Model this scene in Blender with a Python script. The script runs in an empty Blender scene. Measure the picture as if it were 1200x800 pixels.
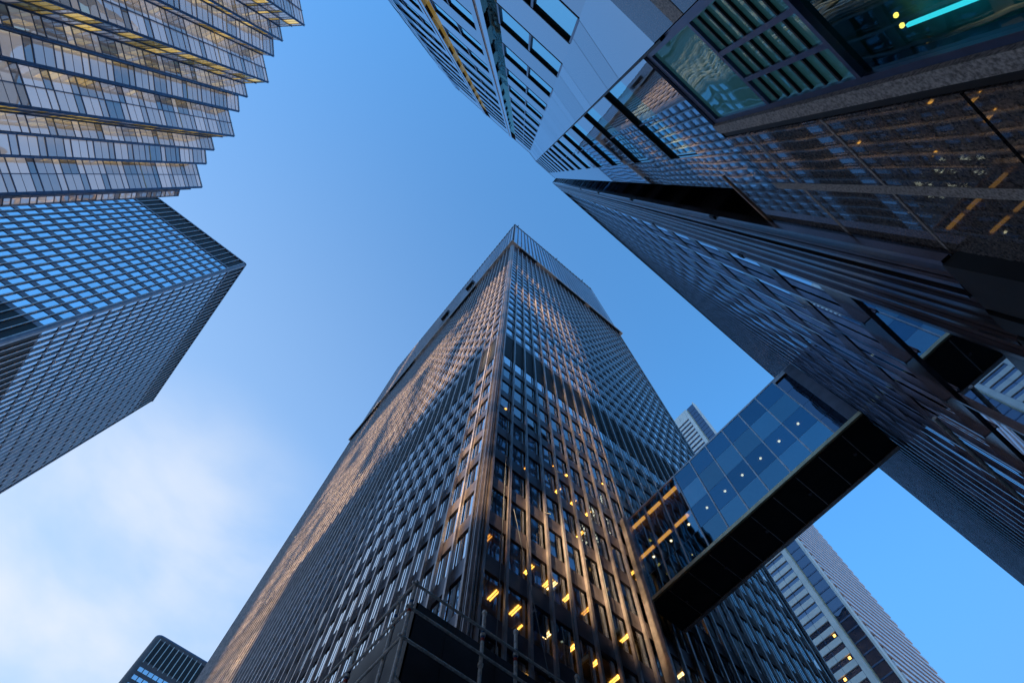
import bpy, math, random
from mathutils import Vector, Matrix
random.seed(7)
S = bpy.context.scene
C = S.collection

# ------------------------------------------------------------------ camera
P, RO, YW, F = 1.27740723, 0.0527566676, -3.78343428, 641.229
cy, sy = math.cos(YW), math.sin(YW)
fw = Vector((math.cos(P)*cy, math.cos(P)*sy, math.sin(P)))
rt = Vector((sy, -cy, 0)); up = rt.cross(fw)
c_, s_ = math.cos(RO), math.sin(RO)
cr, cu = c_*rt + s_*up, -s_*rt + c_*up
cam_d = bpy.data.cameras.new('camera'); cam = bpy.data.objects.new('camera', cam_d); C.objects.link(cam)
M4 = Matrix((cr, cu, -fw)).transposed().to_4x4(); M4.translation = Vector((0, 0, 1.6))
cam.matrix_world = M4
cam_d.sensor_width = 36; cam_d.lens = F/1200*36; cam_d.clip_start = 0.05; cam_d.clip_end = 6000
S.camera = cam
S.render.resolution_x = 1024; S.render.resolution_y = 682

# ------------------------------------------------------------------ sky and sun
SUN_DIR = Vector((0.38, -0.90, 0.150)).normalized()        # towards the sun
SUN_EL = math.asin(SUN_DIR.z)
SUN_AZ = math.atan2(SUN_DIR.x, SUN_DIR.y)                  # clockwise from +Y
w = bpy.data.worlds.new('World'); S.world = w; w.use_nodes = True
nt = w.node_tree; N = nt.nodes; L = nt.links
bg = N['Background']; bg.inputs[1].default_value = 0.12
sky = N.new('ShaderNodeTexSky'); sky.sky_type = 'NISHITA'; sky.sun_disc = False
sky.sun_elevation = SUN_EL; sky.sun_rotation = SUN_AZ
sky.air_density = 1.0; sky.dust_density = 0.3; sky.ozone_density = 4.5
tc = N.new('ShaderNodeTexCoord')
noi = N.new('ShaderNodeTexNoise'); noi.inputs['Scale'].default_value = 2.6; noi.inputs['Detail'].default_value = 6; noi.inputs['Roughness'].default_value = .5; noi.inputs['Distortion'].default_value = .3
mp = N.new('ShaderNodeMapping'); mp.inputs['Scale'].default_value = (1, 1, 2.2); mp.inputs['Location'].default_value = (.35, .2, .1)
L.new(tc.outputs['Generated'], mp.inputs[0]); L.new(mp.outputs[0], noi.inputs['Vector'])
def vdot(vec):
    d = N.new('ShaderNodeVectorMath'); d.operation = 'DOT_PRODUCT'; d.inputs[1].default_value = vec
    L.new(tc.outputs['Generated'], d.inputs[0]); return d.outputs['Value']
def mrange(src, a, b, c=0, d=1, T=N):
    m = N.new('ShaderNodeMapRange'); m.interpolation_type = 'SMOOTHSTEP'
    m.inputs[1].default_value = a; m.inputs[2].default_value = b; m.inputs[3].default_value = c; m.inputs[4].default_value = d
    L.new(src, m.inputs[0]); return m.outputs[0]
bank = mrange(vdot(Vector((-0.84, -0.10, 0.53)).normalized()), .90, 1.0)   # a cloud bank low in the west
wisp = mrange(noi.outputs[0], .34, .68, .12, 1.0)
mul = N.new('ShaderNodeMath'); mul.operation = 'MULTIPLY'; L.new(bank, mul.inputs[0]); L.new(wisp, mul.inputs[1])
cl = N.new('ShaderNodeMixRGB'); cl.inputs[2].default_value = (1.55, 1.68, 1.88, 1)
L.new(mul.outputs[0], cl.inputs[0])
gain = N.new('ShaderNodeMixRGB'); gain.blend_type = 'MULTIPLY'; gain.inputs[0].default_value = 1; gain.inputs[2].default_value = (.36, 1.04, 1.16, 1)
L.new(sky.outputs[0], gain.inputs[1]); 
veil = N.new('ShaderNodeMixRGB'); veil.inputs[2].default_value = (1.35, 1.75, 2.3, 1)      # thin high cirrus thickening towards the west
vr_ = N.new('ShaderNodeMapRange'); vr_.inputs[1].default_value = .0; vr_.inputs[2].default_value = 1.0; vr_.inputs[4].default_value = 1
L.new(vdot(Vector((-.8, -.3, .2)).normalized()), vr_.inputs[0])
pw_ = N.new('ShaderNodeMath'); pw_.operation = 'POWER'; pw_.inputs[1].default_value = 2.4; L.new(vr_.outputs[0], pw_.inputs[0])
ad_ = N.new('ShaderNodeMath'); ad_.operation = 'MULTIPLY_ADD'; ad_.inputs[1].default_value = .62; ad_.inputs[2].default_value = .085; L.new(pw_.outputs[0], ad_.inputs[0])
lowb = N.new('ShaderNodeMixRGB'); lowb.inputs[2].default_value = (.22, .57, 1.2, 1)    # the air low down is an even mid blue
L.new(mrange(vdot(Vector((0, 0, 1))), .30, .88, .85, 0), lowb.inputs[0]); L.new(gain.outputs[0], lowb.inputs[1])
L.new(ad_.outputs[0], veil.inputs[0]); L.new(lowb.outputs[0], veil.inputs[1]); L.new(veil.outputs[0], cl.inputs[1]); L.new(cl.outputs[0], bg.inputs[0])

sd = bpy.data.lights.new('sun', 'SUN'); sd.energy = 5; sd.angle = math.radians(.5); sd.color = (1, .72, .38)
sun = bpy.data.objects.new('sun', sd); C.objects.link(sun)
sun.rotation_euler = (-SUN_DIR).to_track_quat('-Z', 'Y').to_euler()
S.view_settings.view_transform = 'Standard'; S.view_settings.look = 'None'
S.view_settings.exposure = 2.15; S.view_settings.gamma = 1; S.view_settings.use_curve_mapping = False
S.render.engine = 'CYCLES'
S.cycles.max_bounces = 7; S.cycles.glossy_bounces = 5; S.cycles.transparent_max_bounces = 8; S.cycles.diffuse_bounces = 2
S.cycles.use_denoising = True; S.cycles.caustics_reflective = False; S.cycles.caustics_refractive = False
S.cycles.sample_clamp_indirect = 6

# ------------------------------------------------------------------ materials
MAT = {}
def mat(name, base, rough=.5, metal=0., spec=.5, noise=None, bump=0., emit=None, estr=0., ior=None):
    m = bpy.data.materials.new(name); m.use_nodes = True; MAT[name] = m
    t = m.node_tree; n = t.nodes; l = t.links; b = n['Principled BSDF']
    b.inputs['Base Color'].default_value = (*base, 1); b.inputs['Roughness'].default_value = rough
    b.inputs['Metallic'].default_value = metal; b.inputs['Specular IOR Level'].default_value = spec
    if ior: b.inputs['IOR'].default_value = ior
    if emit: b.inputs['Emission Color'].default_value = (*emit, 1); b.inputs['Emission Strength'].default_value = estr
    if noise:                       # (scale, amount, rough amount)
        sc, am, ra = noise
        g = n.new('ShaderNodeNewGeometry'); q = n.new('ShaderNodeTexNoise'); q.inputs['Scale'].default_value = sc; q.inputs['Detail'].default_value = 6
        l.new(g.outputs['Position'], q.inputs['Vector'])
        h = n.new('ShaderNodeMixRGB'); h.inputs[1].default_value = (*[x*(1-am) for x in base], 1); h.inputs[2].default_value = (*[min(1, x*(1+am)) for x in base], 1)
        r = n.new('ShaderNodeMapRange'); r.inputs[1].default_value = .35; r.inputs[2].default_value = .65
        l.new(q.outputs[0], r.inputs[0]); l.new(r.outputs[0], h.inputs[0]); l.new(h.outputs[0], b.inputs['Base Color'])
        rr = n.new('ShaderNodeMapRange'); rr.inputs[3].default_value = max(0.02, rough-ra); rr.inputs[4].default_value = rough+ra
        l.new(q.outputs[0], rr.inputs[0]); l.new(rr.outputs[0], b.inputs['Roughness'])
        if bump:
            u = n.new('ShaderNodeBump'); u.inputs['Strength'].default_value = bump; u.inputs['Distance'].default_value = .02
            l.new(q.outputs[0], u.inputs['Height']); l.new(u.outputs[0], b.inputs['Normal'])
    return m

def mirror(name, refl, tint, body=(.01, .012, .016), tilt=.012, wave=.02, wscale=.45, rough=.015, clear=False, ior=1.5, vary=0., glow=None):
    """coated glazing: mirror reflection over a dark body (or over clear glass); each pane sits a hair out of true"""
    m = bpy.data.materials.new(name); m.use_nodes = True; MAT[name] = m
    t = m.node_tree; n = t.nodes; l = t.links; n.clear()
    out = n.new('ShaderNodeOutputMaterial')
    g = n.new('ShaderNodeNewGeometry'); oi = n.new('ShaderNodeObjectInfo')
    ad = n.new('ShaderNodeMath'); ad.operation = 'ADD'; l.new(g.outputs['Random Per Island'], ad.inputs[0]); l.new(oi.outputs['Random'], ad.inputs[1])
    wn = n.new('ShaderNodeTexWhiteNoise'); wn.noise_dimensions = '1D'; l.new(ad.outputs[0], wn.inputs['W'])
    s1 = n.new('ShaderNodeVectorMath'); s1.operation = 'SUBTRACT'; s1.inputs[1].default_value = (.5, .5, .5); l.new(wn.outputs['Color'], s1.inputs[0])
    s2 = n.new('ShaderNodeVectorMath'); s2.operation = 'SCALE'; s2.inputs['Scale'].default_value = tilt; l.new(s1.outputs[0], s2.inputs[0])
    q = n.new('ShaderNodeTexNoise'); q.inputs['Scale'].default_value = wscale; q.inputs['Detail'].default_value = 1.5; l.new(g.outputs['Position'], q.inputs['Vector'])
    s3 = n.new('ShaderNodeVectorMath'); s3.operation = 'SUBTRACT'; s3.inputs[1].default_value = (.5, .5, .5); l.new(q.outputs['Color'], s3.inputs[0])
    s4 = n.new('ShaderNodeVectorMath'); s4.operation = 'SCALE'; s4.inputs['Scale'].default_value = wave; l.new(s3.outputs[0], s4.inputs[0])
    a1 = n.new('ShaderNodeVectorMath'); l.new(s2.outputs[0], a1.inputs[0]); l.new(s4.outputs[0], a1.inputs[1])
    a2 = n.new('ShaderNodeVectorMath'); l.new(a1.outputs[0], a2.inputs[0]); l.new(g.outputs['Normal'], a2.inputs[1])
    nn = n.new('ShaderNodeVectorMath'); nn.operation = 'NORMALIZE'; l.new(a2.outputs[0], nn.inputs[0])
    gl = n.new('ShaderNodeBsdfGlossy'); gl.inputs['Color'].default_value = (*tint, 1); gl.inputs['Roughness'].default_value = rough; l.new(nn.outputs[0], gl.inputs['Normal'])
    if clear:
        bd = n.new('ShaderNodeBsdfTransparent'); bd.inputs[0].default_value = (*body, 1)
    else:
        bd = n.new('ShaderNodeBsdfDiffuse'); bd.inputs[0].default_value = (*body, 1)
        if glow:                    # glow added to brighten the pane, level random per pane
            em = n.new('ShaderNodeEmission'); em.inputs[0].default_value = (*glow[:3], 1)
            gm = n.new('ShaderNodeMath'); gm.operation = 'MULTIPLY'; gm.inputs[1].default_value = glow[3]; l.new(wn.outputs['Value'], gm.inputs[0]); l.new(gm.outputs[0], em.inputs[1])
            as_ = n.new('ShaderNodeAddShader'); l.new(bd.outputs[0], as_.inputs[0]); l.new(em.outputs[0], as_.inputs[1]); bd = as_
    fr = n.new('ShaderNodeFresnel'); fr.inputs[0].default_value = ior
    mr = n.new('ShaderNodeMapRange'); mr.inputs[3].default_value = refl; mr.inputs[4].default_value = 1.0; l.new(fr.outputs[0], mr.inputs[0])
    mx = n.new('ShaderNodeMixShader'); l.new(mr.outputs[0], mx.inputs[0]); l.new(bd.outputs[0], mx.inputs[1]); l.new(gl.outputs[0], mx.inputs[2])
    if vary:
        hv = n.new('ShaderNodeHueSaturation'); hv.inputs['Color'].default_value = (*tint, 1)
        vr = n.new('ShaderNodeMapRange'); vr.inputs[3].default_value = 1-vary; vr.inputs[4].default_value = 1.0; l.new(wn.outputs['Value'], vr.inputs[0]); l.new(vr.outputs[0], hv.inputs['Value'])
        l.new(hv.outputs[0], gl.inputs['Color'])
    l.new(mx.outputs[0], out.inputs[0]); return m

bronze = mat('dark_bronze_metal', (.52, .43, .41), .36, .62, .5, noise=(1.3, .25, .09))
spandrel = mat('dark_spandrel_steel', (.15, .125, .145), .34, .5, .5, noise=(.7, .3, .08))
steel = mat('black_tower_steel', (.21, .175, .205), .20, .85, .5, noise=(.9, .3, .08))
steelb = mat('dark_infill_steel', (.06, .055, .07), .24, .7, .5, noise=(.6, .35, .06))  # darker copy of the tower steel; paler flanges then read as highlights
black = mat('black_paint', (.012, .012, .014), .5, 0, .3, noise=(2, .3, .1))
louver = mat('dark_louvre', (.02, .02, .023), .55, 0, .3, noise=(3, .3, .1))
paleledge = mat('pale_metal_ledge', (.60, .57, .55), .5, .2, .5, noise=(.8, .3, .1))
soffit = mat('black_soffit', (.020, .018, .020), .6, 0, .2, noise=(1, .3, .05))
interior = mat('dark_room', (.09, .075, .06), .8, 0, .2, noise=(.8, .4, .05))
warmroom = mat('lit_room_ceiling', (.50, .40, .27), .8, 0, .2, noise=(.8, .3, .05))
lampw = mat('ceiling_lamp_light', (.8, .6, .3), .5, emit=(1, .47, .07), estr=1.1)
lamp_d = mat('dim_ceiling_lamp_light', (.8, .6, .3), .5, emit=(1, .40, .06), estr=.45)
lamp_w = mat('warm_white_lamp_light', (.8, .6, .3), .5, emit=(1, .66, .25), estr=1.0)
lampb = mat('bridge_lamp_light', (.9, .8, .5), .5, emit=(1, .74, .36), estr=1.6)
gl_blue = mirror('tower_window_glass', .85, (.86, .93, 1.0), tilt=.012, wave=.014, vary=.12)
gl_room = mirror('clear_window_glass', .24, (.8, .92, 1.0), body=(.62, .66, .72), tilt=.006, wave=.012, clear=True, ior=1.45)
gl_bridge_b = mirror('bridge_tinted_glass', .50, (.12, .28, .42), body=(.20, .30, .45), tilt=.03, wave=.05, clear=True, ior=1.5, vary=.35)
gl_bridge = mirror('bridge_window_glass', .42, (.24, .46, .60), body=(.5, .62, .75), tilt=.03, wave=.05, clear=True, ior=1.5, vary=.3)
gl_pale = mirror('pale_mirror_glass', .34, (1.0, .97, .95), body=(.66, .63, .64), tilt=.05, wave=.06, wscale=.3, vary=.12, ior=1.25, glow=(.95, .92, 1, .07))  # pale body and glow stand in for a bright sky reflection
gl_gold = mirror('gold_mirror_glass', .34, (1.0, .86, .5), body=(.80, .58, .16), tilt=.06, wave=.08, wscale=.4, vary=.45, ior=1.2, glow=(1, .66, .16, .26))  # gold coating; the added glow stands in for bright reflections
gl_cyan = mirror('cyan_window_glass', .80, (.60, .96, 1.0), body=(.03, .16, .22), tilt=.004, wave=.010, wscale=.6)
gl_teal = mirror('teal_window_glass', .14, (.6, .95, 1.0), body=(.32, .62, .66), tilt=.003, wave=.03, wscale=1.2, clear=True, ior=1.5)
gl_black = mirror('black_tower_glass', .75, (.75, .88, 1.0), tilt=.003, wave=.006, vary=.15)
gl_black_in = mirror('dark_end_glass', .12, (.5, .6, .8), tilt=.01, wave=.02)  # dark body and weak mirror stand in for a dark reflection
gl_far = mirror('far_window_glass', .25, (.6, .7, .9), body=(.02, .025, .04), tilt=.01, wave=.02, vary=.4)
polish = mirror('polished_stone_panel', .50, (.90, .93, .98), body=(.12, .10, .10), tilt=.004, wave=.008, wscale=.5, rough=.02, ior=1.55, vary=.14)

def granite():
    m = mirror('polished_granite', .05, (.9, .93, 1.0), body=(.1, .09, .085), tilt=.002, wave=.006, wscale=.7, rough=.02, ior=1.5)
    n = m.node_tree.nodes; l = m.node_tree.links
    bd = [x for x in n if x.type == 'BSDF_DIFFUSE'][0]; g = [x for x in n if x.type == 'NEW_GEOMETRY'][0]
    q = n.new('ShaderNodeTexNoise'); q.inputs['Scale'].default_value = 22; q.inputs['Detail'].default_value = 8; q.inputs['Roughness'].default_value = .8; l.new(g.outputs['Position'], q.inputs['Vector'])
    v = n.new('ShaderNodeTexVoronoi'); v.inputs['Scale'].default_value = 45; l.new(g.outputs['Position'], v.inputs['Vector'])
    r = n.new('ShaderNodeValToRGB'); r.color_ramp.elements[0].position = .35; r.color_ramp.elements[0].color = (.03, .027, .03, 1); r.color_ramp.elements[1].position = .68; r.color_ramp.elements[1].color = (.22, .18, .165, 1)
    mx = n.new('ShaderNodeMixRGB'); mx.inputs[0].default_value = .3; l.new(q.outputs[0], mx.inputs[1]); l.new(v.outputs['Color'], mx.inputs[2])
    l.new(mx.outputs[0], r.inputs[0]); l.new(r.outputs[0], bd.inputs[0]); return m
gran = granite()
rough_gran = mat('honed_granite', (.36, .31, .29), .55, 0, .4, noise=(30, .55, .1), bump=.25)
copper = mat('sun_warmed_copper', (.52, .30, .18), .4, .3, .5, noise=(2, .3, .08))  # copper tone, with the pier's warm sunlight put into the base orange
bluemetal = mat('blue_grey_frame', (.07, .10, .20), .35, .5, .5, noise=(3, .15, .05))
white = mat('white_stone_cladding', (.74, .76, .74), .5, 0, .4, noise=(.25, .08, .05))
lavender = mat('pale_metal_ribs', (.78, .72, .74), .4, .3, .5, noise=(.3, .1, .05))
galv = mat('galvanised_pipe', (.80, .83, .86), .5, .05, .5, noise=(6, .3, .1))
redtape = mat('red_marking', (.45, .05, .03), .6); bluetape = mat('blue_marking', (.03, .12, .30), .6)
board = mat('dark_hoarding_board', (.024, .021, .028), .5, .0, .5, noise=(1.2, .35, .1))
plank = mat('weathered_plank', (.12, .10, .09), .7, 0, .3, noise=(5, .4, .1))
pave = mat('plaza_paving', (.30, .28, .27), .7, 0, .4, noise=(.6, .25, .1))
rope_m = mat('grey_rope', (.22, .24, .28), .8)

# ------------------------------------------------------------------ mesh helpers
class MB:
    def __init__(s): s.v = []; s.f = []
    def box(s, x0, x1, y0, y1, z0, z1):
        b = len(s.v); s.v += [(x0, y0, z0), (x1, y0, z0), (x1, y1, z0), (x0, y1, z0), (x0, y0, z1), (x1, y0, z1), (x1, y1, z1), (x0, y1, z1)]
        s.f += [tuple(b+i for i in q) for q in ((0, 3, 2, 1), (4, 5, 6, 7), (0, 1, 5, 4), (1, 2, 6, 5), (2, 3, 7, 6), (3, 0, 4, 7))]
        return s
    def fbox(s, fr, a0, a1, d0, d1, z0, z1):       # box in a facade frame: a along, d outward
        b = len(s.v)
        for z in (z0, z1):
            for a, d in ((a0, d0), (a1, d0), (a1, d1), (a0, d1)): s.v.append(fr.p(a, d, z))
        s.f += [tuple(b+i for i in q) for q in ((0, 3, 2, 1), (4, 5, 6, 7), (0, 1, 5, 4), (1, 2, 6, 5), (2, 3, 7, 6), (3, 0, 4, 7))]
        return s
    def fquad(s, fr, a0, a1, d, z0, z1):
        b = len(s.v); s.v += [fr.p(a0, d, z0), fr.p(a1, d, z0), fr.p(a1, d, z1), fr.p(a0, d, z1)]; s.f.append((b, b+1, b+2, b+3) if fr.flip else (b+3, b+2, b+1, b)); return s
    def tube(s, p, q, r, n=8):
        p = Vector(p); q = Vector(q); d = (q-p).normalized(); a = d.orthogonal().normalized(); c = d.cross(a); b = len(s.v)
        for e in (p, q):
            for i in range(n):
                t = 2*math.pi*i/n; s.v.append(tuple(e + r*(math.cos(t)*a+math.sin(t)*c)))
        for i in range(n): s.f.append((b+i, b+(i+1) % n, b+n+(i+1) % n, b+n+i))
        s.f.append(tuple(b+n-1-i for i in range(n))); s.f.append(tuple(b+n+i for i in range(n))); return s
    def poly(s, pts, z0, z1):
        b = len(s.v); n = len(pts); s.v += [(x, y, z0) for x, y in pts]+[(x, y, z1) for x, y in pts]
        for i in range(n): s.f.append((b+i, b+(i+1) % n, b+n+(i+1) % n, b+n+i))
        s.f.append(tuple(b+n-1-i for i in range(n))); s.f.append(tuple(b+n+i for i in range(n))); return s
    def build(s, name, m, parent=None, kind=None, label=None):
        me = bpy.data.meshes.new(name); me.from_pydata(s.v, [], s.f); me.materials.append(m); me.update()
        o = bpy.data.objects.new(name, me); C.objects.link(o)
        if parent:
            o.parent = parent; r = parent
            while r.parent: r = r.parent
            off = r.location.copy()
            me.transform(Matrix.Translation(-off))
        if kind: o['kind'] = kind
        if label: o['label'] = label
        return o
class Fr:                                            # facade frame: origin, unit direction along, outward normal
    def __init__(s, o, along, out):
        s.o = Vector((*o, 0)); s.u = Vector((*along, 0)).normalized(); s.n = Vector((*out, 0)).normalized()
        s.flip = (s.u.cross(Vector((0, 0, 1)))).dot(s.n) > 0
    def p(s, a, d, z): return tuple(s.o + a*s.u + d*s.n + Vector((0, 0, z)))
def thing(name, label, cat, loc, group=None):
    o = bpy.data.objects.new(name, None); C.objects.link(o); o.location = loc; o['label'] = label; o['category'] = cat
    o.empty_display_size = .5
    if group: o['group'] = group
    return o
def tag(o, label, cat, group=None):
    o['label'] = label; o['category'] = cat
    if group: o['group'] = group
    return o
CAM = Vector((0, 0, 1.6))
def in_view(p):
    d = Vector(p)-CAM; z = d.dot(fw)
    if z < .1: return False
    x = F*d.dot(cr)/z; y = F*d.dot(cu)/z
    return abs(x) < 600 and abs(y) < 400
def windows(parent, wins, matfn, n=100):
    """wins: (frame,a0,a1,d,z0,z1); the n that show largest become parts, the rest one stuff part"""
    def size(w):
        fr, a0, a1, d, z0, z1 = w; c = Vector(fr.p((a0+a1)/2, d, (z0+z1)/2)); v = CAM-c; r = v.length
        s = (a1-a0)*(z1-z0)*max(0, v.dot(fr.n))/r**3
        return s if in_view(c) else -1
    order = sorted(wins, key=size, reverse=True); rest = {}
    for i, wd in enumerate(order):
        m = matfn(wd)
        if i < n and size(wd) > 0:
            MB().fquad(*wd).build('window', m, parent)
        else: rest.setdefault(m.name, MB()).fquad(*wd)
    for k, mb in rest.items(): mb.build('window', MAT[k], parent, kind='stuff')

# ------------------------------------------------------------------ ground
g = MB().box(-1500, 1500, -1500, 1500, -1, 0).build('ground', pave); g['kind'] = 'structure'

# ------------------------------------------------------------------ curtain-wall tower faces
def face(parent, fr, length, z0, z1, bays, heads, sill_h, fin=(.20, .15), dark=(), gl=gl_blue, wins=None, fins=True, fin_name='mullion', fz=None, corner=.45, stem=True):
    """heads: z levels of window heads; each cell = spandrel (sill_h) over the previous head, then glass up to the next head"""
    b = (length-2*corner)/bays; wall = MB(); lou = MB()
    cells = list(zip(heads[:-1], heads[1:]))
    wall.fbox(fr, 0, length, -.35, 0, z0, heads[0])
    if heads[-1] < z1-.01: wall.fbox(fr, 0, length, -.35, 0, heads[-1]+sill_h*0, z1)
    for (h0, h1) in cells:
        if any(a <= (h0+h1)/2 <= c for a, c in dark):
            lou.fbox(fr, corner, length-corner, -.40, -.06, h0, h1); continue
        MB().fbox(fr, corner, length-corner, -.35, -.02, h0, h0+sill_h).build('spandrel', spandrel, parent)
        for i in range(bays):
            a0 = corner+i*b+.09; wins.append((fr, a0, a0+b-.18, -.12, h0+sill_h, h1))
    for a0, a1 in ((0, corner), (length-corner, length)): wall.fbox(fr, a0, a1, -.35, .04, heads[0], heads[-1])
    wall.build('wall', spandrel, parent)
    if lou.v: lou.build('louvre_band', louver, parent)
    if fins:
        zb, zt = fz or (z0, z1)
        for i in range(bays+1):
            a = corner+i*b; m = MB()
            if stem:                                   # an I-beam: web and outer flange
                m.fbox(fr, a-.02, a+.02, -.02, fin[0]-.02, zb, zt); m.fbox(fr, a-fin[1]/2, a+fin[1]/2, fin[0]-.02, fin[0], zb, zt)
            else: m.fbox(fr, a-fin[1]/2, a+fin[1]/2, -.02, fin[0], zb, zt)
            m.build(fin_name, bronze, parent)

# ---- central tower
CX, CY = -15.6, 10.0; CW, CD = 79.6, 41.0
ct = thing('office_tower', 'tallest dark bronze skyscraper, in the middle, with a pale ledge near its top', 'skyscraper', (CX-CW/2, CY+CD/2, 0))
frR = Fr((CX, CY), (0, 1), (1, 0)); frL = Fr((CX, CY), (-1, 0), (0, -1))
ZB, ZT = 157.6, 226.0

heads = [2.0, 5.35] + [5.35+3.85*i for i in range(1, 40)]
heads = [h for h in heads if h < ZB-.3]
wins = []
face(ct, frR, CD, 0, ZB, 26, heads, 1.25, dark=((59, 67),), wins=wins, fin=(.24, .17))
face(ct, frL, CW, 0, ZB, 50, heads, 1.25, dark=((59, 67),), wins=wins, fin=(.24, .17))
def cm(wd):
    fr, a0, a1, d, z0, z1 = wd
    return gl_room if fr is frR and z1 < 59 else gl_blue
windows(ct, wins, cm)
# corner column with its stepped steel cover
cc = MB(); cc.box(CX-.45, CX+.02, CY-.02, CY+.45, 0, ZB)
for k in range(3): cc.box(CX-.10-.16*k, CX-.02-.16*k, CY-.14, CY-.02, 0, ZB); cc.box(CX+.02, CX+.14, CY+.02+.16*k, CY+.10+.16*k, 0, ZB)
cc.build('corner_column', bronze, ct)
# upper block above the ledge: tall louvred panels with fins
ub = []
up_ = MB(); up_.box(CX-CW, CX-.3, CY+.3, CY+CD, ZB, ZT-.4); up_.build('upper_wall', spandrel, ct)
for fr, ln, nb in ((frR, CD, 26), (frL, CW, 50)):
    b = (ln-.9)/nb; pn = MB()
    for i in range(nb):
        for z0, z1 in ((ZB+1.2, ZB+22), (ZB+22.2, ZB+44), (ZB+44.2, ZT-1.6)): pn.fquad(fr, .45+i*b+.05, .45+(i+1)*b-.05, -.12, z0, z1)
    pn.build('louvre_panel', gl_black, ct)
    rim = MB(); rim.fbox(fr, .0, ln, -.3, .04, ZT-1.6, ZT); rim.build('parapet', spandrel, ct)
for i in range(27):
    a = .45+i*(CD-.9)/26; MB().fbox(frR, a-.07, a+.07, -.02, .2, ZB+.9, ZT).build('upper_fin', bronze, ct)
for i in range(51):
    a = .45+i*(CW-.9)/50; MB().fbox(frL, a-.07, a+.07, -.02, .2, ZB+.9, ZT).build('upper_fin', bronze, ct)
MB().box(CX-CW, CX, CY, CY+CD, ZT-.02, ZT+.5).build('roof', louver, ct)
# ledge
lg = MB(); lg.box(CX-CW-.8, CX+.85, CY-.85, CY+.1, ZB, ZB+.85); lg.box(CX-.1, CX+.85, CY+.1, CY+CD+.8, ZB, ZB+.85); lg.build('ledge', paleledge, ct)
for a0, a1 in ((2.5, 8.5), (16, 27), (29, 40.4)): MB().fbox(frR, a0, a1, .3, .75, ZB-1.3, ZB-.02).build('cradle_rail', black, ct)
for a0, a1 in ((16, 28), (46, 58), (64, 79)): MB().fbox(frL, a0, a1, .3, .75, ZB-1.3, ZB-.02).build('cradle_rail', black, ct)
for a in (1.4, 22, 36): MB().fbox(frR, a, a+.3, -.1, .5, ZT+.3, ZT+.9).fbox(frR, a+.1, a+.2, -.6, -.1, ZT, ZT+.8).build('davit', black, ct)
for a in (20.5, 34): MB().fbox(frL, a, a+3.5, -.2, 1.1, ZB+24, ZB+27).build('davit', black, ct)
# core and rooms behind the right face
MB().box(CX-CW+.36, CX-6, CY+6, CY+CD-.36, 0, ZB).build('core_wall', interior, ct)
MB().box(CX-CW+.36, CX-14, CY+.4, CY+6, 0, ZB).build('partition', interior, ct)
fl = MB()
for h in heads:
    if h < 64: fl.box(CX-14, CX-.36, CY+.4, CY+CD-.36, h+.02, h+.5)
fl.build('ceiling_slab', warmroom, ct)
for y, z in ((11.33, 28.45), (13.5, 24.6), (10.95, 24.6), (12.05, 24.6), (15.95, 28.45), (17.53, 28.45), (19.05, 28.45), (19.58, 36.15), (20.9, 40.0), (19.3, 40.0), (17.66, 40.0), (16.3, 28.45), (15.8, 24.6), (17.35, 24.6), (18.95, 24.6), (20.5, 24.6), (13.9, 20.75), (14.51, 28.45), (22.1, 24.6), (22.2, 28.45), (25.2, 24.6), (26.8, 28.45), (24.8, 36.15)):
    k = min(heads, key=lambda h: abs(h-z))
    MB().box(CX-.62-.75, CX-.62, y-.10, y-.02, k-.03, k+.02).box(CX-.62-.75, CX-.62, y+.06, y+.11, k-.03, k+.02).build('ceiling_lamp', random.choice((lampw, lampw, lamp_d, lamp_w)), ct)
for y, z in ((12, 48), (16, 52), (19, 44), (24, 48), (28, 36), (33, 40), (22, 56), (38, 28)):
    k = min(heads, key=lambda h: abs(h-z)); MB().box(CX-1.6, CX-.8, y-.1, y+.1, k-.03, k+.02).build('ceiling_lamp', lampw, ct)
random.seed(21)
for _ in range(26):
    k = random.choice(heads[5:15]); y = CY+.45+1.577*(random.randint(2, 23)+.5); x = CX-random.uniform(.7, 2.4)
    MB().box(x-.35, x, y-.05, y+.05, k-.03, k+.02).build('ceiling_lamp', random.choice((lamp_d, lamp_d, lampw)), ct)
blind_m = mat('window_blind', (.34, .31, .28), .8, noise=(1, .15, .02))
random.seed(5); bb = (CD-.9)/26
for k in range(5, 17):
    if 59 <= heads[k] <= 67: continue
    for i in range(26):
        t_ = random.random(); a = .45+i*bb
        if t_ < .22: MB().fbox(frR, a+.1, a+bb-.1, -.30, -.28, heads[k]-random.choice((.5, .9, 1.4)), heads[k]-.01).build('blind', blind_m, ct)
        elif t_ < .40: MB().fbox(frR, a-.04, a+.04, -3.5, -.38, heads[k-1]+.5, heads[k]-.01).build('room_partition', interior, ct)
# little tie brackets on the mullions
for i, z in ((1, 46), (4, 40), (6, 47), (9, 52), (3, 33), (12, 44), (15, 58)):
    a = .45+i*(CD-.9)/26; MB().tube(frR.p(a-.2, .30, z), frR.p(a+.25, .42, z+.12), .035).build('tie_bracket', galv, ct)
for i, z in ((2, 40), (3, 52), (6, 60), (8, 44), (9, 32), (12, 70), (14, 50), (17, 36), (18, 62), (23, 80), (26, 48), (31, 90), (36, 70), (42, 95)):
    a = .45+i*(CW-.9)/50; MB().tube(frL.p(a-.2, .30, z), frL.p(a+.3, .42, z+.1), .04).build('tie_bracket', galv, ct)

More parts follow.
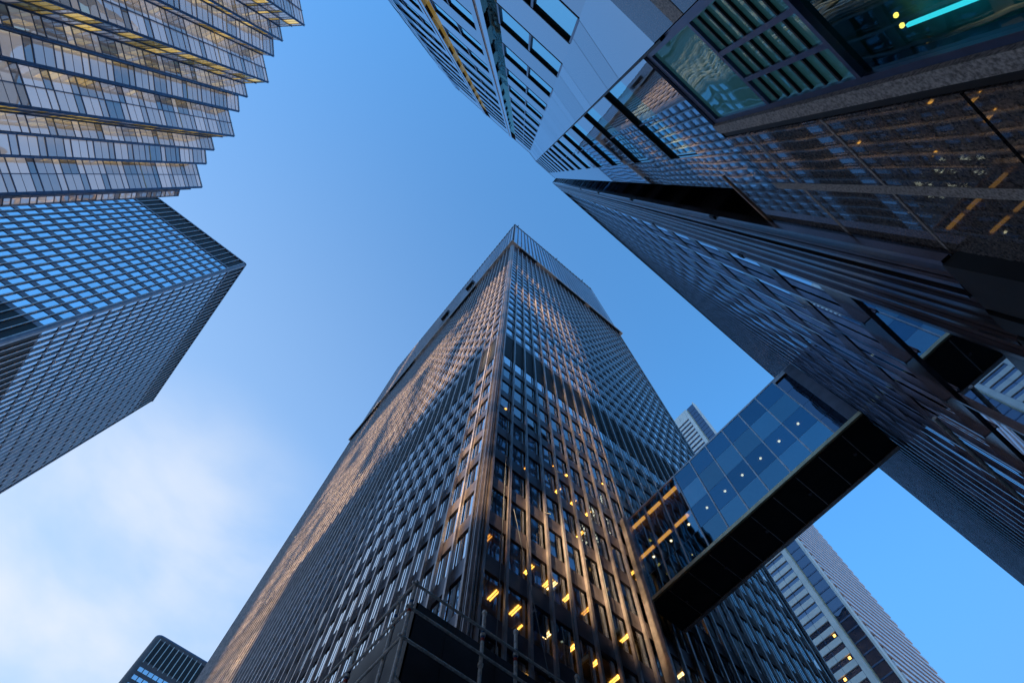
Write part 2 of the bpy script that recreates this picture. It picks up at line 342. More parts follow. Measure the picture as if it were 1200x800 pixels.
# ---- skybridge
BY0, BY1, BZ0, BZ1, BX0, BX1 = 23.9, 27.0, 31.45, 40.3, CX+.26, 2.55
br = thing('skybridge', 'glass-sided enclosed footbridge with black underside spanning between the two dark towers', 'footbridge', (-6.5, 25.4, BZ0))
MB().box(BX0, BX1, BY0-.05, BY1+.05, BZ0-.35, BZ0).build('underside', soffit, br)
for i in range(1, 10): MB().box(BX0+1.8*i-.02, BX0+1.8*i+.02, BY0, BY1, BZ0-.375, BZ0-.352).build('soffit_joint', bronze, br)
for i in range(5): MB().tube((BX0+1.9+3.5*i, 25.4, BZ0-.43), (BX0+1.9+3.5*i, 25.4, BZ0-.352), .10, 14).build('soffit_fitting', spandrel, br)
MB().box(BX0, BX1, BY1-.12, BY1+.12, BZ0-.42, BZ0-.352).build('drip_edge', bronze, br)
MB().box(BX0, BX1, BY0-.22, BY0-.05, BZ0-.30, BZ0-.02).build('bottom_lip', mat('sun_gold_trim', (.62, .44, .25), .35, .6, .5, noise=(2, .2, .08)), br)  # gold base colour stands in for sunlight on the lip
MB().box(BX0, BX1, BY0-.02, BY1, BZ1-.18, BZ1).build('roof', bronze, br)
MB().box(BX0, BX1, BY1-.1, BY1, BZ0, BZ1-.18).build('far_wall', mat('bridge_far_wall', (.10, .085, .07), .6, noise=(.7, .3, .1)), br)
MB().box(BX0, BX1, BY0+.25, BY1-.1, 35.55, 35.95).build('middle_floor', warmroom, br)
MB().box(BX0, BX1, BY0+.25, BY1-.1, BZ1-.75, BZ1-.2).build('ceiling', warmroom, br)
bay = 1.735; xs = [BX0+.45+bay*i for i in range(10)]
zs = [BZ0+.12, 33.5, 35.75, 38.0, BZ1-.2]
for i in range(len(xs)-1):
    for z0, z1 in zip(zs[:-1], zs[1:]): MB().fquad(Fr((xs[i]+.035, BY0), (1, 0), (0, -1)), 0, bay-.07, 0, z0+.012, z1-.012).build('window_pane', gl_bridge_b if zs.index(z0) % 2 and i > 2 else gl_bridge, br)
for x in xs: MB().box(x-.045, x+.045, BY0-.06, BY0+.12, BZ0, BZ1-.18).build('window_mullion', bronze, br)
for z in zs[1:-1]: MB().box(xs[0], xs[-1], BY0+.012, BY0+.05, z-.02, z+.02).build('window_transom', bronze, br)
MB().box(BX0, xs[0]-.035, BY0-.1, BY0+.4, BZ0, BZ1-.18).build('end_frame', spandrel, br)
for z0, z1 in zip(zs[:-1], zs[1:]): MB().fquad(Fr((xs[-1]+.05, BY0+.1), (1, 0), (0, -1)), 0, 1.05, 0, z0+.012, z1-.012).build('window_pane', gl_black_in, br)
MB().box(xs[-1]+.035, xs[-1]+1.1, BY0-.02, BY0+.3, BZ1-.5, BZ1-.19).build('end_head', bronze, br)
MB().box(xs[-1]+1.1, BX1, BY0-.1, BY0+.4, BZ0, BZ1-.18).build('end_frame', spandrel, br)
MB().box(BX0-.2, BX0+.5, BY0-.35, BY0-.12, 0.2, BZ1+.1).build('edge_post', bronze, br)
for x in (-14.2, -12.4, -10.6, -8.8, -7.05, -5.4, -3.7, -2.0, -.3, 1.4):
    MB().tube((x, BY0+.68, 35.52), (x, BY0+.68, 35.55), .085, 12).build('ceiling_lamp', lampb, br)
for x0 in (-14.9, -13.15, -11.4):
    MB().box(x0, x0+1.3, BY0+.24, BY0+.42, 39.30, 39.52).build('light_strip', lamp_d, br)
    MB().box(x0, x0+1.3, BY0+.10, BY0+.22, 35.6, 35.8).build('light_strip', lamp_d, br)

# ---- right-hand black tower
TX, TY, TH, TE = 2.6, 4.75, 98.0, 81.0
rtw = thing('black_tower', 'black steel tower rising steeply at the right edge, seen from right under its corner', 'skyscraper', (TX+15, TY+38, 0))
frT = Fr((TX+.22, TY), (0, 1), (-1, 0)); frN = Fr((TX, TY+.14), (1, 0), (0, -1))
th = [14.6+3.9*i for i in range(22)]; wins = []
TLn = TE-TY; nb = 47; off = 2.25; b = (TLn-off-.4)/nb
wl = MB(); lv = MB()
for k, (h0, h1) in enumerate(zip(th[:-1], th[1:])):
    MB().fbox(frT, off-.2, TLn-.3, -.35, -.02, h0, h0+1.05).build('spandrel', steelb, rtw)
    for i in range(nb): wins.append((frT, off+i*b+.07, off+(i+1)*b-.07, -.05, h0+1.05, h1))
wl.fbox(frT, off-.2, TLn-.3, -.35, -.02, th[-1], TH)
wl.build('wall', steelb, rtw)
windows(rtw, wins, lambda w: gl_black)
for i in range(nb+1):
    a = off+i*b
    m = MB(); m.fbox(frT, a-.02, a+.02, -.02, .13, 14.5, TH+.35); m.fbox(frT, a-.06, a+.06, .13, .155, 14.5, TH+.35); m.build('mullion', steel, rtw)
# tall glazed lower storeys with heavy black frames
lwins = []
lz = [(4.2, 9.6), (10.0, 14.2)]
fm = MB()
for z0, z1 in ((0, 4.2), (9.6, 10.0), (14.2, 14.6)): MB().fbox(frT, off-.2, TLn-.3, -.45, .0, z0, z1).build('storey_beam', steelb, rtw)
for z0, z1 in lz:
    a = off
    while a < TLn-5:
        MB().fquad(frT, a+.06, a+4.54, -.06, z0, z1).build('lobby_window', gl_black, rtw); a += 4.6
for i in range(1, 17):
    a = off+4.6*i
    MB().fbox(frT, a-.05, a+.05, -.4, .03, 0, 14.5).build('lobby_frame', steel, rtw)
# corner column cover: stacked vertical flanges
ccv = MB(); ccv.box(TX+.10, TX+.24, TY+.10, TY+2.1, 8.6, TH-.6).build('corner_column', steelb, rtw)
for k, (a0, a1, d) in enumerate(((0.0, .10, .0), (.42, .52, .03), (.62, .67, .06), (.95, 1.05, .03), (1.28, 1.36, .0), (1.62, 1.70, .03), (2.0, 2.12, .05))):
    MB().box(TX-d, TX+.12, TY+a0, TY+a1, 8.6, TH).build('corner_flange', steel, rtw)
for a0, a1 in ((.12, .40), (.69, .93), (1.08, 1.26), (1.4, 1.6), (1.72, 1.98)):
    MB().box(TX+.03, TX+.10, TY+a0, TY+a1, 8.6, TH-.3).build('corner_panel', steelb, rtw)
st = MB(); st.box(TX-.03, TX+.8, TY+.03, TY+.9, 0, 8.57); st.box(TX-.05, TX+.8, TY+1.0, TY+1.35, 0, 8.57); st.box(TX-.02, TX+.8, TY+1.55, TY+2.05, 0, 8.57); st.build('column_base', black, rtw)
for z in (17.0, 28.7, 40.4, 52): MB().box(TX-.07, TX-.01, TY-.02, TY+.10, z, z+.35).box(TX-.07, TX-.01, TY+1.98, TY+2.12, z+1.6, z+1.95).build('splice_plate', black, rtw)
# narrow end face
nw = []; ne = MB(); zz = [14.0+3.9*i for i in range(22)]
for z0, z1 in zip(zz[:-1], zz[1:]):
    MB().fbox(frN, .28, 12, -.3, -.02, z0, z0+1.3).build('spandrel', steelb, rtw); nw.append((frN, .30, 11.9, -.08, z0+1.3, z1))
    MB().fbox(frN, .28, 12, -.02, .03, z0+1.3, z0+1.38).build('sill', steel, rtw)
ne.fbox(frN, .28, 12, -.3, -.02, 0, 14); ne.fbox(frN, .28, 12, -.3, 0, zz[-1], TH-.95); ne.build('end_wall', steelb, rtw)
for wd in nw: MB().fquad(*wd).build('end_window', gl_black, rtw)
MB().box(TX+.60, TX+34, TY+.56, TE, 0, TH-.05).build('core_wall', louver, rtw)
MB().box(TX, TX+34, TY, TE, TH-.9, TH).build('roof', steelb, rtw)
MB().box(TX+.02, TX+.6, TE-.35, TE, 0, TH-.9).build('corner_column', steelb, rtw)
# pale raking braces and a pale bracket by the lobby glazing
MB().tube((TX-.30, 12.4, 15.1), (TX-.30, 34, 15.1), .06, 10).build('handrail', galv, rtw)
MB().box(TX-.34, TX+.1, 16.6, 16.75, 14.75, 15.02).build('bracket', galv, rtw)

# ---- polished stone tower, upper right
sx = 2.8; ZS = 80.0
stw = thing('stone_tower', 'polished granite building with ribbon windows curving overhead at the top right', 'building', (14, -10, 0))
A0 = (sx, .36); A1 = (sx, 3.75)
outline = [(sx, 3.75), (sx, .36), (sx+.3, -1.05), (sx+.3, -3.45), (sx+.3, -8.4), (sx+.3, -9.2), (sx+.35, -13.2), (3.6, -17), (4.9, -22.5), (6.3, -27.6)]
def strip(p0, p1, z0, z1, m, name='panel', d0=-.4, d1=0, a0=None, a1=None, label=None):
    fr, ln = sfr(p0, p1); a0 = 0 if a0 is None else a0; a1 = ln if a1 is None else a1
    return MB().fbox(fr, a0, a1, d0, d1, z0, z1).build(name, m, stw, label=label)
def sfr(p0, p1):
    u = Vector((p1[0]-p0[0], p1[1]-p0[1])); ln = u.length; u /= ln; n = Vector((u.y, -u.x))
    if n.x > 0: n = -n
    return Fr(p0, u, n), ln
# inner body so nothing shows through
bo = [(x+.42, y) for x, y in outline]+[(40, -27.6), (40, 3.6)]
MB().poly(bo, 0, ZS-.3).build('inner_wall', interior, stw)
MB().poly([(x-.02, y) for x, y in outline]+[(40, -27.6), (40, 3.75)], ZS, ZS+.35).build('roof', rough_gran, stw)
head0 = 16.45; pitch = 4.7
# facet A: Y from .36 to 3.75
frA, lnA = sfr(A0, A1)
strip(A0, A1, 11.95, head0-2.25, polish, 'stone_panel', d1=0, a0=0, a1=2.35)
strip(A0, A1, 11.95, ZS, polish, 'end_panel', d1=.004, a0=2.352, a1=lnA)
z = head0
for k in range(14):
    zt = min(z, ZS-.8)
    if zt-2.25 > ZS-2: break
    MB().fbox(frA, 0, 2.35, -.4, 0, zt+.10, min(zt+pitch-2.25, ZS-.0)).build('stone_panel', polish, stw)
    wd = MB().fquad(frA, 0.02, 2.33, -.07, zt-2.25, zt+.10).build('ribbon_window', gl_cyan, stw)
    MB().fbox(frA, .0, 2.35, -.09, .012, zt+.0, zt+.09).build('head_shade_strip', black, wd)  # black strip paints the recess shade at the window top
    MB().fbox(frA, 1.15, 1.18, -.07, -.03, zt-2.25, zt-.02).build('window_bar', bluemetal, wd)
    z += pitch
MB().fbox(frA, -.02, .02, -.1, .03, 10.6, ZS).build('corner_seam', black, stw)
# facet B: blank strip
pB0, pB1 = (sx+.3, -1.05), (sx, .36)
frB, lnB = sfr(pB0, pB1); z = 11.0; k = 0
while z < ZS-.1:
    zt = min(z+(1.5 if k % 2 else 3.2), ZS); MB().fbox(frB, 0, lnB-.03, -.4, 0, z+.014, zt-.014).build('blank_panel', polish, stw); z = zt; k += 1
# curved window bays
def bays(p0, p1, n, first=12.0, hh=2.15, pw=0):
    fr, ln = sfr(p0, p1); bw = ln/n; h = 16.3; 
    MB().fbox(fr, 0, ln, -.4, 0, 11.0, h-hh).build('stone_panel', polish, stw)
    while h < ZS-3:
        nx = h+pitch-hh
        if nx+hh > ZS-3: nx = ZS-.0
        MB().fbox(fr, 0, ln, -.4, 0, h+.07, nx).build('stone_panel', polish, stw)
        wd = MB()
        for i in range(n): wd.fquad(fr, i*bw+.04, (i+1)*bw-.04, -.06, h-hh, h)
        wo = wd.build('ribbon_window', gl_cyan, stw)
        MB().fbox(fr, 0, ln, -.08, .012, h+.0, h+.07).build('head_shade_strip', black, wo); MB().fbox(fr, 0, ln, -.08, .012, h-hh-.04, h-hh+.01).build('window_sill', black, wo)  # the black strip along the top stands for recess shade
        for i in range(n+1): MB().fbox(fr, i*bw-.035, i*bw+.035, -.06, .006, h-hh+.03, h-.03).build('window_bar', bluemetal, wo)
        h += pitch
    return fr, ln
bays((sx+.3, -3.45), (sx+.3, -1.05), 2)
def pier(y0, y1, x, m=copper):
    MB().box(x-.14, x+.4, y0, y0+(y1-y0)*.38, 11, ZS+.2).build('pier', polish, stw)
    MB().box(x-.10, x+.4, y0+(y1-y0)*.38, y0+(y1-y0)*.62, 11, ZS+.1).build('pier_inset', m, stw)
    MB().box(x-.14, x+.4, y0+(y1-y0)*.62, y1, 11, ZS+.2).build('pier', polish, stw)
MB().fbox(sfr((sx+.3, -4.0), (sx+.3, -3.45))[0], 0, .55, -.5, -.25, 11, ZS-3).build('recess_glass', mirror('dark_recess_glass', .2, (.6, .85, .7), tilt=.02, wave=.05, vary=.5), stw)
pier(-4.65, -4.0, sx+.3)
bays((sx+.3, -7.8), (sx+.3, -4.65), 2)
MB().box(sx+.55, sx+.75, -8.4, -7.8, 11, ZS-3).build('recess_glass', MAT['gold_mirror_glass'], stw)
pier(-9.05, -8.4, sx+.3, copper)
bays((sx+.35, -13.2), (sx+.3, -9.05), 3)
pier(-13.8, -13.2, sx+.35, rough_gran)
bays((3.6, -17), (sx+.35, -13.8), 3)
bays((4.9, -22.5), (3.6, -17), 4)
bays((6.3, -27.6), (4.9, -22.5), 4)
MB().box(sx+.02, 22, 3.76, 3.80, 14.1, ZS).build('sky_bounce_panel', polish, stw)  # unseen polished panel added to bounce sky into the end windows
# base below z=12: granite wall with the big window
frG = Fr((sx, .36), (0, 1), (-1, 0))
def gp(a0, a1, z0, z1, m=gran, d=0, name='granite_panel', t=.4): return MB().fbox(frG, a0, a1, d-t, d, z0, z1).build(name, m, stw)
# window opening a .06..1.68, z 5..11.95 ; frame of honed granite around it
gp(-.02, .10, 4.4, 11.93, bluemetal, -.05, 'window_frame', .2)
gp(.10, 1.62, 11.72, 11.93, bluemetal, -.05, 'window_frame', .2)
gp(1.62, 1.70, 4.4, 11.93, bluemetal, -.05, 'window_frame', .2)
gp(1.70, 1.88, 0.2, 11.93, rough_gran, .02, 'granite_jamb')
gp(.10, 1.62, 7.54, 7.61, bluemetal, -.04, 'window_transom', .07)
gp(1.89, 1.99, .2, 11.93, black, -.02, 'shadow_joint')
gl_tealb = mirror('teal_tinted_glass', .22, (.6, .95, 1.0), body=(.12, .36, .38), tilt=.003, wave=.04, wscale=1.3, glow=(.16, .60, .62, .07))  # glow put into the pane to brighten its teal
big = MB().fquad(frG, .10, 1.62, -.10, 7.62, 11.72).build('big_window', gl_tealb, stw)
for a in (.68, 1.16): MB().fbox(frG, a-.035, a+.035, -.095, -.05, 7.62, 9.62).build('window_bar', bluemetal, big)
MB().fbox(frG, .10, 1.62, -.095, -.05, 9.625, 9.72).build('window_bar', bluemetal, big)
zz_ = [7.62, 7.92, 8.2, 8.5, 8.78, 9.08, 9.36]
for i, zq in enumerate(zz_[1:]): MB().fbox(frG, .12, 1.60, -.095, -.06, zq-.016, zq+.018).build('window_louvre', black, big)
big2 = MB().fquad(frG, .10, 1.62, -.10, 4.4, 7.53).build('big_window', gl_teal, stw)
# shallow room behind the big window
rm = MB(); rm.box(sx+.38, sx+.42, .36, 2.1, 4.0, 11.9); rm.build('blind', mat('teal_blind', (.10, .34, .36), .7, noise=(3, .3, .1)), stw)
MB().box(sx+.24, sx+.27, 1.735, 1.765, 4.4, 6.9).build('light_strip', mat('cyan_strip_light', (.1, .5, .5), .5, emit=(.06, .62, .70), estr=.5), stw)
for y, zq in ((1.38, 6.87), (1.61, 6.87), (1.72, 6.9)): MB().tube((sx+.22, y, zq), (sx+.24, y, zq+.03), .02).build('lamp', lampw, stw)
# granite sheets right of the window, with honed bands
for (a0, a1, z0, z1, m, d) in ((2.0, 3.19, 11.0, 11.93, gran, 0), (2.0, 3.19, 8.75, 10.90, gran, 0), (2.0, 3.19, 6.55, 8.70, gran, 0), (2.0, 3.19, 4.4, 6.50, gran, 0), (2.0, 3.19, .2, 4.35, gran, 0),
                               (2.0, 3.19, 10.90, 11.0, rough_gran, .004), (2.0, 3.19, 8.70, 8.75, rough_gran, .004),
                               (3.19, 3.35, .2, 11.93, rough_gran, .004)):
    gp(a0, a1, z0, z1, m, d)
for z0, z1 in ((.2, 4.35), (4.4, 6.5), (6.55, 8.7), (8.75, 10.9), (11.0, 14.0)): gp(3.35, 4.8, z0, z1, gran, 0)
gp(3.35, 4.8, 10.90, 11.0, rough_gran, .004); gp(3.35, 4.8, 8.70, 8.75, rough_gran, .004)
gp(3.0, 4.85, 14.0, 14.09, copper, .03, 'coping', .5)
gp(-1.6, -.04, .2, 10.98, gran, 0)
for z0 in (4.6, 6.2, 7.8, 9.4): gp(-1.62, -.04, z0, z0+.45, rough_gran, .006, 'granite_band', .1)
MB().box(sx+.02, sx+.42, -14, -1.25, 0, 10.99).build('lower_wall', gran, stw)

# ---- left black tower
LX, LY, LH, LE = -66.0, -43.3, 150.8, -119.0
lt = thing('office_tower', 'black gridded skyscraper at the left edge with small square blue windows', 'skyscraper', (-92, -64, 0))
fA = Fr((LX, LY), (0, -1), (1, 0)); fB = Fr((LX, LY), (-1, 0), (0, 1)); wins = []
lh = [142.3-3.9*i for i in range(36)][::-1]
for fr, ln, nbb in ((fA, 44.0, 28), (fB, LX-LE, 34)):
    face(lt, fr, ln, 0, 142.3, nbb, lh, 1.1 if fr is fA else .45, dark=((66, 84),), wins=wins, fz=(0, LH), fin=(.20, .15) if fr is fA else (.15, .21), stem=False)
    tb = MB(); tb.fbox(fr, .1, ln-.1, -.5, -.08, 142.3, LH-.5); tb.build('louvre_band', louver, lt)
    tb = MB(); tb.fbox(fr, 0, ln, -.4, .2, LH-.5, LH); tb.fbox(fr, 0, ln, -.3, .05, 141.8, 142.5); tb.build('parapet', spandrel, lt)
windows(lt, wins, lambda w: gl_blue)
MB().box(LX-.6, LX+.14, LY-.6, LY+.14, 0, LH-.5).build('corner_column', spandrel, lt)
MB().box(LE+.36, LX-.5, LY-44, LY-.5, 0, LH-.2).build('core_wall', louver, lt)

# ---- sawtooth glass building, upper left
k_ = 0.80; GH = 80.0
pts = [(-1.72+11.1, -44.08-1.0), (7.5, -42.6), (5.2, -44.2), (3.7, -42.8), (2.2, -44.3), (-1.2, -44.6+.0)]
pts = []
per = [(0, 0), (-2.85, 2.95), (-5.5, 0), (-6.95, 1.45), (-7.75, .1), (-9.75, 1.55)]   # repeats every 10.8
for n_ in range(-2, 4):
    for dx, dy in per:
        pts.append((-1.55-10.75*n_+dx, -44.35+dy))
pts = [p for p in pts if p[0] > -37.6 and p[0] < 1.2]
pts.append((-39.6, -44.2)); pts.append((-40.6, -43.9))
pts = [(x*k_, y*k_) for x, y in pts]
gb = thing('glass_tower', 'pale mirror-glass tower with a sawtooth zigzag facade at the top left', 'building', (-14, -45, 0))
MB().poly([(x, y-.25) for x, y in pts]+[(pts[-1][0], -62), (pts[0][0], -62)], 0, GH-.3).build('inner_wall', interior, gb)
MB().poly(pts+[(pts[-1][0], -62), (pts[0][0], -62)], GH-.25, GH).build('roof', white, gb)
fp = 2.9; gw = []; corner_mb = MB()
trim = mat('blue_grey_trim', (.10, .14, .22), .35, .5, .5, noise=(1, .2, .05))
goldtrim = mat('warm_soffit_trim', (.55, .45, .30), .4, .5, .5, noise=(1, .2, .05))
for i, (p0, p1) in enumerate(zip(pts[:-1], pts[1:])):
    u = Vector((p1[0]-p0[0], p1[1]-p0[1])); ln = u.length; u /= ln; n = Vector((-u.y, u.x))
    if n.y < 0: n = -n
    fr = Fr(p0, u, n); away = n.x < 0
    nb_ = 2 if ln > 2.4 else 1; bw = ln/nb_
    zs_ = [GH-.26-fp*q for q in range(27)]
    for zt in zs_:
        for q in range(nb_):
            gw.append((fr, q*bw+.035, (q+1)*bw-.035, 0, zt-.86, zt-.10)); gw.append((fr, q*bw+.035, (q+1)*bw-.035, 0, zt-fp, zt-.93))
    for q in range(nb_+1):
        a = q*bw; MB().fbox(fr, a-.035, a+.035, -.1, .155, 0, GH-.26).build('mullion', trim, gb)
def ring(z0, z1, d):
    m = MB(); o_ = [(x, y+d) for x, y in pts]; i_ = [(x, y-.3) for x, y in pts]; n = len(pts)
    for z in (z0, z1): m.v += [(x, y, z) for x, y in o_]+[(x, y, z) for x, y in i_]
    for k in range(n-1): m.f += [(k, k+1, n+k+1, n+k), (2*n+k, 3*n+k, 3*n+k+1, 2*n+k+1), (k, 2*n+k, 2*n+k+1, k+1), (n+k, n+k+1, 3*n+k+1, 3*n+k)]
    return m
for q, zt in enumerate(zs_): ring(zt-.115, zt, .06).build('floor_band', goldtrim if q % 9 == 4 else trim, gb); ring(zt-.94, zt-.85, .045).build('sill_band', trim, gb); ring(zt-1.94, zt-1.895, .022).build('sill_band', trim, gb)
random.seed(3)
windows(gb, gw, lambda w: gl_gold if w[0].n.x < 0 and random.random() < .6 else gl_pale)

# ---- far white tower and ribbed tower, bottom right
FY = 152.0; FX = -37.0; fk = FY/114.6
wt = thing('office_tower', 'distant white tower with dark horizontal window strips beyond the skybridge', 'skyscraper', (FX-30, FY+30, 0))
FH = 287.0; frW = Fr((FX, FY), (-1, 0), (0, -1))
MB().box(FX-60, FX, FY+.6, FY+60, 0, FH-.3).build('core_wall', white, wt)
ws = MB(); ww = []
z = FH-9.5
ws.fbox(frW, 0, 60, -.5, 0, z, FH)
for k in range(56):
    ws.fbox(frW, 0, 60, -.5, 0, z-3.84, z-1.9)
    ws.fbox(frW, 0, 1.7, -.5, 0, z-1.9, z)
    for g0 in range(5):
        a = 1.7+g0*10.6; ws.fbox(frW, a+8.9, a+10.6, -.5, 0, z-1.9, z); ww.append((frW, a, a+8.9, -.35, z-1.9, z))
    z -= 3.84
ws.build('wall', white, wt)
jt = MB()
for a in (1.7, 6.15, 10.6, 12.3, 16.7): jt.fbox(frW, a-.04, a+.04, -.3, .01, 60, FH-.5)
jt.build('panel_joint', trim, wt)
windows(wt, ww, lambda w: gl_far, 40)
for k, a in ((43, 2.6), (44, 4.6), (45, 3), (48, 2.2), (49, 5), (50, 7.4), (51, 2.4), (51, 4), (51, 5.4), (51, 6.8), (52, 3), (52, 4.4), (40, 2.4), (41, 6.8), (38, 2.4), (53, 3.4), (47, 3.2), (46, 7), (53, 6.0)):
    zq = FH-9.5-3.84*k; MB().fbox(frW, a, a+.7, -.34, -.2, zq-1.2, zq-.5).build('lit_ceiling_lamp', lampw, wt)
# dark glazed notch and white corner edge
MB().box(FX-.0, FX+4.6, FY+1.6, FY+4, 0, FH+2).build('notch_glass', gl_far, wt)
for k in range(14, 74): MB().box(FX, FX+4.6, FY+1.50, FY+1.6, 3+3.84*k, 3.5+3.84*k).build('notch_band', trim, wt)
MB().box(FX-.02, FX+.35, FY+1.3, FY+1.6, 0, FH).build('edge_strip', goldtrim, wt)
MB().box(FX+4.6, FX+5.3, FY+1.4, FY+4.2, 0, FH+3).build('edge_strip', white, wt)
rb = thing('office_tower', 'ribbed lavender-grey tower of thin horizontal bands beside the distant white tower', 'skyscraper', (FX+4, FY+28, 0))
RX = FX+5.2
MB().box(RX-20, RX, FY+4.4, FY+47.6, 0, 226).build('wall', gl_far, rb)
z = 2
while z < 224: MB().box(RX-20, RX+.45, FY+4.3, FY+47.8, z, z+1.9).build('floor_band', lavender, rb); z += 3.84

# ---- small tower, bottom left
bt = thing('office_tower', 'small brown tower with pale vertical fins peeking up at the bottom left corner', 'skyscraper', (-290, 20, 0))
BXx = -273.0; BH = 210.5; frS = Fr((BXx, 0.6), (0, 1), (1, 0))
brown = mat('brown_grey_cladding', (.10, .08, .085), .5, .1, .4, noise=(.3, .2, .1))
rr_ = 3.2; prof = [(BXx-40, .6)]+[(BXx-rr_+rr_*math.sin(t*math.pi/12), .6+rr_-rr_*math.cos(t*math.pi/12)) for t in range(7)]+[(BXx, 50), (BXx-40, 50)]
MB().poly(prof, 0, BH).build('wall', brown, bt)
MB().poly([(x-.0, y) for x, y in prof], BH, BH+.6).build('roof', trim, bt)
for i in range(18):
    a = 2.8+2.5*i; MB().fquad(frS, a+.25, a+2.25, .03, BH-13.5, BH-2.0).build('louvre_panel', louver, bt)
    MB().fbox(frS, a-.14+.0, a+.14, 0, .35, BH-14.5, BH-1.6).build('fin', white, bt)
sw = []
for r_ in range(9):
    for i in range(18): a = 2.8+2.5*i; sw.append((frS, a+.2, a+2.3, .03, BH-18.6-4*r_, BH-16.6-4*r_))
windows(bt, sw, lambda w: gl_blue, 80)

# ---- scaffold and hoarding at the foot of the central tower
SX, SY, SZ = -14.0, 6.5, 18.96
sc = thing('scaffold', 'grey tube scaffold with guard rails wrapped round the foot of the central tower corner', 'scaffold', (SX, SY, 0))
hd = thing('hoarding', 'dark sheet hoarding behind the scaffold rails around the central tower corner', 'hoarding', (SX-.5, SY+.5, 0))
MB().box(SX-.52, SX-.46, SY+.46, SY+22, 13.0, 18.7).build('board', board, hd)
MB().box(SX-24, SX-.46, SY+.46, SY+.52, 13.0, 18.7).build('board', board, hd)
for i in range(9):
    MB().box(SX-.45, SX-.44, SY+1.9+2.4*i, SY+1.92+2.4*i, 13, 18.7).build('seam', black, hd)
MB().box(SX-2.4, SX-.56, SY+.56, SY+22, 12.9, 13.0).build('underside', soffit, hd)
MB().box(SX-24, SX-.56, SY+.56, SY+2.6, 12.88, 12.98).build('underside', soffit, hd)
def post(x, y, z0, z1):
    p = MB().tube((x, y, z0), (x, y, z1), .075, 12).build('post', galv, sc)
    z = z1-.8
    MB().tube((x, y, z-.75), (x, y, z-.60), .078, 12).build('red_band', redtape, p); MB().tube((x, y, z-.60), (x, y, z-.2), .077, 12).build('blue_band', bluetape, p)
    for q in (z1-.12, z1-1.25, z1-2.6): MB().tube((x, y, q-.06), (x, y, q+.06), .11, 8).build('coupler', galv, p)
post(SX, SY, 0, SZ+.1); post(SX-1.15, SY+.05, 0, SZ+.35); post(SX, SY+3.3, 0, SZ+.9); post(SX, SY+4.95, 0, SZ+1.0)
post(SX-3.9, SY, 0, SZ-.2); post(SX, SY+8.3, 0, SZ+.8); post(SX-6.5, SY, 0, SZ-.2); post(SX, SY+11.6, 0, SZ+.8)
for z in (SZ-.12, SZ-1.30, SZ-2.62):
    MB().tube((SX+.06, SY-.2, z), (SX+.06, SY+21, z), .055).build('rail', galv, sc)
    MB().tube((SX+.2, SY-.06, z+.02), (SX-23, SY-.06, z+.02), .055).build('rail', galv, sc)
for z in (SZ-4.4, SZ-4.9):
    MB().tube((SX-.0, SY-.1, z), (SX-.0, SY+21, z), .05).build('ledger', galv, sc); MB().tube((SX+.1, SY, z-.08), (SX-22, SY, z-.08), .05).build('ledger', galv, sc)
MB().box(SX-.42, SX+.10, SY+.1, SY+21, SZ-5.3, SZ-5.2).build('plank', plank, sc); MB().box(SX-22, SX-.45, SY-.1, SY+.42, SZ-5.34, SZ-5.24).build('plank', plank, sc)
for i in range(7): MB().tube((SX-1.3, SY+.3+1.6*i, SZ-5.4), (SX+.35, SY+.3+1.6*i, SZ-5.4), .04).build('transom_tube', galv, sc)
for i in range(7): MB().tube((SX-.8-1.6*i, SY-.35, SZ-5.45), (SX-.8-1.6*i, SY+.7, SZ-5.45), .04).build('transom_tube', galv, sc)
MB().tube((SX-1.15, SY+.05, SZ-5.6), (SX+.1, SY+1.4, SZ-3.7), .035).build('brace', galv, sc)
MB().tube((SX-.1, SY-.02, SZ-3.8), (SX+.1, SY+3.3, SZ-6.5), .035).build('brace', galv, sc)

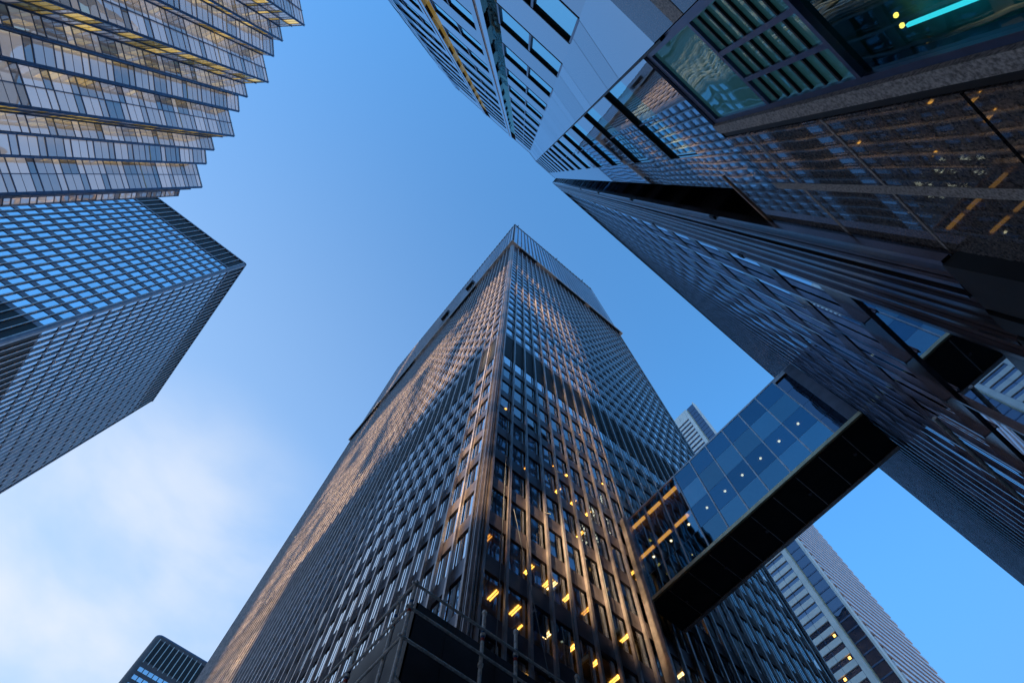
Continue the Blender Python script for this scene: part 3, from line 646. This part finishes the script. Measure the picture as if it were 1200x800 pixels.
# ---- ropes hanging down the central tower
def rope(label, pts_, r=.022):
    m = MB()
    for a, b_ in zip(pts_[:-1], pts_[1:]): m.tube(a, b_, r, 6)
    tag(m.build('rope', rope_m), label, 'rope', 'thin ropes on the central tower')
rope('thin double rope hanging straight down beside the central tower corner', [(CX+.5, CY+1.3, 14), (CX+.5, CY+1.3, 60)])
rope('thin slanting line crossing the lower windows of the central tower', [(CX+.5, CY+2.1, 30.5), (CX+1.2, CY+3.6, 19.2)])
rope('long thin rope hanging over the lit windows right of the tower middle', [(CX+.5, CY+6.2, 14), (CX+.5, CY+6.2, 75)])
rope('thin rope hanging on the tower face just left of the skybridge', [(CX+.5, CY+9.4, 14), (CX+.5, CY+9.4, 62)])

# ------------------------------------------------------------------ unseen blocks added behind the viewer to shape the sunlight
def block(name, label, x0, x1, y0, y1, h, m):
    t = thing(name, label, 'building', ((x0+x1)/2, (y0+y1)/2, 0))
    MB().box(x0, x1, y0, y1, 0, h).build('wall', m, t)
    b_ = MB(); z = 3
    while z < h-2: b_.box(x0-.1, x1+.1, y0-.1, y1+.1, z, z+1.6); z += 3.9
    b_.build('window_band', gl_far, t)
block('sun_blocker', 'wide slab added unseen behind the viewer to block the sun', -130, 92, -450, -402, 350, white)
block('sun_blocker', 'tall brown block added unseen behind the viewer to shade the white tower', 184, 232, -450, -402, 400, brown)
# unseen frame added between them: its gaps break the low sun into streaks
random.seed(11)
hf = thing('sun_streak_frame', 'open frame added unseen behind the viewer to break the sun into streaks', 'building', (140, -408, 0))
fr = Fr((94, -402), (1, 0), (0, 1)); H = 335; BW = 90
z = 3.9
while z < H: MB().fbox(fr, 0, BW, -8, 0, z-.4, z).build('floor_slab', rough_gran, hf); z += 7.8
cm_ = MB()
for i in range(23): cm_.fbox(fr, 4*i-.3, 4*i+.3, -.6, 0, 0, H)
cm_.build('column', rough_gran, hf)
cl_ = MB()
for i in range(30):
    z = 3.9; openrow = random.random()
    while z < H:
        n_ = random.randint(1, 4); top = 204 if i < 26 else 196
        xc = 94+3*i+1.5
        if random.random() < (.08+.30*openrow if 9 < i < 21 else .10+.42*openrow if i < 21 else .12+.45*openrow) or z+4*n_ > top or z < 98 or 156.5 < xc < 161: cl_.fbox(fr, 3*i, 3*i+3, -.3, -.1, z-3.9, z-3.9+3.9*n_)
        z += 3.9*n_
cl_.build('sun_mask_panel', brown, hf)
